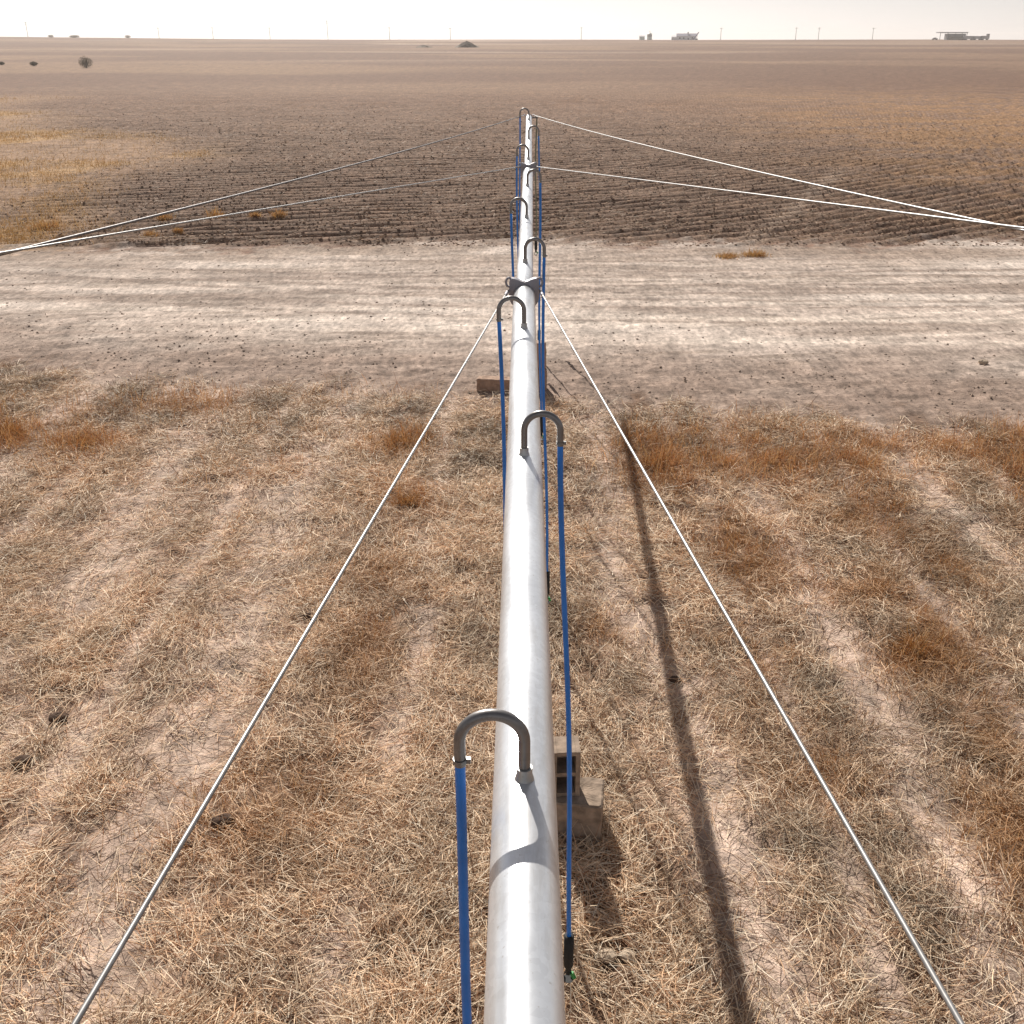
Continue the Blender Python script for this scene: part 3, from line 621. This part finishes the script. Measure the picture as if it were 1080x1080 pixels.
def mound(px, py, w, h, label):
    g = at(px, py); m = MB(); vs = []; fs = []; na, nr_ = 40, 10
    for j in range(nr_ + 1):
        q = j / nr_
        for i in range(na):
            a = 2 * math.pi * i / na; nz_ = float(fbm(np.array([math.cos(a) * 2 + px]), np.array([math.sin(a) * 2 + q * 3]), 9)[0])
            vs.append((w / 2 * q * math.cos(a) * (.8 + .4 * nz_), w / 3 * q * math.sin(a) * (.8 + .4 * nz_), h * (1 - q ** 1.3) * (.8 + .4 * nz_) - .15))
    for j in range(nr_):
        for i in range(na): fs.append((j * na + i, (j + 1) * na + i, (j + 1) * na + (i + 1) % na, j * na + (i + 1) % na))
    m.add(vs, fs); o = m.build('earth_mound', M['earth'], None, (g[0], g[1], T1(g[0], g[1]))); tag(o, label, 'mound')
mound(492, 50, 12, 2.6, 'larger dark earth mound in the far field left of the pipe end')
mound(447, 50, 9, 1.1, 'small flat earth mound left of the larger mound')

# farmhouse
b = far_at(724, 880); t = thing('farmhouse', 'small white farmhouse with slate roof on the horizon right of the pipe', 'house', tuple(b), -.15)
def gable(m, x0, x1, y0, y1, z0, z1, ov=.4):
    ym = (y0 + y1) / 2; vs = [(x0 - ov, y0 - ov, z0), (x1 + ov, y0 - ov, z0), (x1 + ov, ym, z1), (x0 - ov, ym, z1), (x0 - ov, y1 + ov, z0), (x1 + ov, y1 + ov, z0)]
    m.add(vs, [(0, 1, 2, 3), (3, 2, 5, 4), (0, 3, 4), (1, 5, 2), (0, 4, 5, 1)])
m = MB(); m.box((0, 0, 1.1), (15, 7, 3.4)); m.build('wall', M['white'], t)
m = MB(); gable(m, -7.5, 7.5, -3.5, 3.5, 2.81, 4.6); rf = m.build('roof', M['roof'], t)
m = MB(); m.box((1.0, 0, 4.9), (1.0, 1.0, 1.6)); m.build('chimney', M['dark'], rf)
for xw in (-5.2, -2.2, 4.6):
    m = MB(); m.box((xw, -3.53, 1.3), (1.5, .08, 1.3)); w_ = m.build('window', M['white'], t)
    m = MB(); m.box((xw, -3.585, 1.3), (1.25, .04, 1.05)); m.build('pane', M['glass'], w_)
m = MB(); m.box((1.4, -3.53, .5), (1.1, .08, 2.1)); m.build('door', M['dark'], t)
m = MB(); m.box((-9.6, .3, .7), (4.0, 5.0, 2.7)); ax = m.build('annex', M['white'], t)
m = MB(); gable(m, -11.6, -7.92, -2.2, 2.8, 2.06, 3.2, .3); m.build('annex_roof', M['white'], ax)
b = far_at(734.5, 870); t = thing('grain_auger', 'dark tilted grain auger standing beside the white farmhouse', 'grain auger', tuple(b), .1)
m = MB(); m.tube([(-2.2, 0, .6), (1.6, 0, 5.4)], .42, 10); m.build('auger_tube', M['roof'], t)
for q in (-1, 1): m = MB(); m.tube([(.2, q, .5), (.5, q * .1, 3.8)], .1, 6); m.build('support_leg', M['dark'], t)
for q in (-1, 1):
    m = MB(); m.tube([(.2, q * 1.05, .5), (.2, q * 1.35, .5)], .5, 14); m.build('wheel', M['tyre'], t)
m = MB(); m.box((-2.3, 0, .7), (1.4, 1.3, .8), 0, .1); m.build('hopper', M['roof'], t)
b = far_at(685, 880); t = thing('water_tank', 'pale green upright tank with a dark band left of the farmhouse', 'tank', tuple(b))
m = MB(); m.tube([(0, 0, -.5), (0, 0, 4.4)], 1.9, 24); m.tube([(0, 0, 4.4), (0, 0, 5.2)], [1.9, .4], 24); m.build('tank_body', M['palegreen'], t)
m = MB(); m.tube([(0, 0, 2.6), (0, 0, 3.1)], 1.93, 24, False); m.build('band', M['dark'], t)
m = MB(); m.tube([(0, 0, 5.2), (0, 0, 6.6)], .2, 8); m.build('vent_pipe', M['palegreen'], t)
b = far_at(677, 884); t = thing('storage_shed', 'tiny pale shed just left of the upright tank', 'shed', tuple(b))
m = MB(); m.box((0, 0, .9), (4, 3, 2.6)); m.build('wall', M['palegreen'], t); m = MB(); gable(m, -2, 2, -1.5, 1.5, 2.21, 3.1, .2); m.build('roof', M['white'], t)

# open shed and parked trailers on the right
b = far_at(1004, 880); t = thing('open_shed', 'dark open sided shed with flat overhanging roof on the right horizon', 'shed', tuple(b), 0)
m = MB(); m.box((-.6, 0, 5.3), (22, 8, .7)); m.build('roof', M['grey'], t)
for q in (-10.8, -5.0, 1.0, 6, 9.8):
    m = MB(); m.box((q, -3.6, 2.2), (.35, .35, 5.46)); m.build('post', M['dark'], t)
m = MB(); m.box((2.4, .8, 2.2), (14.5, 5.6, 4.6)); m.build('back_wall', M['dark'], t)
m = MB(); m.box((3, -1.2, 1.3), (12, 2.4, 2.5), 0, .1); tag(m.build('hay_stack', M['earth'], None, tuple(b + np.array([0, -1.2, 0]))), 'low brown hay stack under the open shed roof', 'hay stack')
TL = ['flat grey trailer parked right beside the open shed', 'low grey trailer in the middle of the parked row', 'grey trailer with raised front at the right end of the row']
for k, (px, ln, hi) in enumerate(((1021, 8.2, 1.9), (1030, 7.4, 1.8), (1038, 6.8, 2.0))):
    b = far_at(px, 872); t = thing('farm_trailer', TL[k], 'trailer', tuple(b), 0, 'farm trailers parked beside the shed')
    m = MB(); m.box((0, 0, 1.0 + hi / 2), (ln, 2.6, hi), 0, .08); m.build('cargo_body', M['grey'], t)
    m = MB(); m.box((0, 0, .84), (ln * .96, .9, .26)); m.tube([(ln / 2, 0, .8), (ln / 2 + .5, 0, .6)], .1, 8); m.build('chassis', M['dark'], t)
    for q in (-.32, -.18, .32):
        for s2 in (-1, 1):
            m = MB(); m.tube([(q * ln, s2 * .95, .5), (q * ln, s2 * 1.25, .5)], .52, 14); w_ = m.build('wheel', M['tyre'], t)
            m = MB(); m.tube([(q * ln, s2 * 1.255, .5), (q * ln, s2 * 1.28, .5)], .25, 10); m.build('rim', M['grey'], w_)
    if k == 2: m = MB(); m.box((ln / 2 - .9, 0, 1.0 + hi + .72), (1.8, 2.4, 1.4), 0, .1); m.build('raised_front', M['dark'], t)
b = far_at(986, 872); t = thing('farm_car', 'small dark car parked left of the open shed', 'car', tuple(b))
m = MB(); m.box((0, 0, .8), (4.2, 1.8, .8), 0, .15); m.box((-.2, 0, 1.45), (2.3, 1.6, .62), 0, .18); m.build('body', M['dark'], t)
for q in (-1.3, 1.3):
    for s2 in (-1, 1): m = MB(); m.tube([(q, s2 * .72, .36), (q, s2 * .93, .36)], .36, 12); m.build('wheel', M['tyre'], t)

# ------------------------------------------------------------------ air
m = MB(); m.box((0, 1540, 1.0), (6300, 3140, 40)); o = m.build('haze', bpy.data.materials.new('haze_air'), None)
hm = o.data.materials[0]; hm.use_nodes = True; nt = hm.node_tree; nt.nodes.clear()
out = nd(nt, 'ShaderNodeOutputMaterial'); pv = nd(nt, 'ShaderNodeVolumePrincipled')
pv.inputs['Color'].default_value = (.95, .90, .87, 1); pv.inputs['Density'].default_value = .00023; pv.inputs['Anisotropy'].default_value = .3
nt.links.new(pv.outputs[0], out.inputs['Volume']); tag(o, kind='stuff')

# ------------------------------------------------------------------ light, camera
el = math.asin(SUN_DIR[2]); az = math.atan2(SUN_DIR[0], SUN_DIR[1])
w = bpy.data.worlds.new('World'); bpy.context.scene.world = w; w.use_nodes = True; nt = w.node_tree
sky = nd(nt, 'ShaderNodeTexSky', sky_type='NISHITA'); sky.sun_disc = False; sky.sun_elevation = el; sky.sun_rotation = az
sky.air_density = 1.0; sky.dust_density = .4; sky.ozone_density = 1.0; sky.altitude = 300
bg = nt.nodes['Background']; bg.inputs['Strength'].default_value = .05
hs = nd(nt, 'ShaderNodeHueSaturation'); hs.inputs['Saturation'].default_value = .22
nt.links.new(sky.outputs[0], hs.inputs['Color']); tn = nd(nt, 'ShaderNodeVectorMath', operation='MULTIPLY'); tn.inputs[1].default_value = (1.0, .955, .965)
nt.links.new(hs.outputs[0], tn.inputs[0]); nt.links.new(tn.outputs[0], bg.inputs['Color'])
sl = bpy.data.lights.new('sun', 'SUN'); sl.energy = 4.3; sl.angle = math.radians(.45); sl.color = (1, .94, .86)
so = bpy.data.objects.new('sun', sl); C.objects.link(so); so.rotation_euler = (math.pi / 2 - el, 0, math.pi - az if False else -az + math.pi)
# a lamp shines along its -Z: aim -Z away from the sun direction
from mathutils import Vector
so.rotation_euler = Vector(tuple(SUN_DIR)).to_track_quat('Z', 'Y').to_euler(); so.location = (0, 0, 60)
cd = bpy.data.cameras.new('camera'); cd.sensor_width = 36; cd.lens = 36.0; cd.clip_end = 20000; cd.clip_start = .05
co = bpy.data.objects.new('camera', cd); C.objects.link(co); co.location = (0, 0, CAM_H); co.rotation_euler = (math.pi / 2 - PITCH, 0, YAW); cd.shift_x = -15 / 1080
sc = bpy.context.scene; sc.camera = co
sc.view_settings.view_transform = 'Standard'; sc.view_settings.look = 'None'; sc.view_settings.exposure = 0.74; sc.view_settings.gamma = 1.0
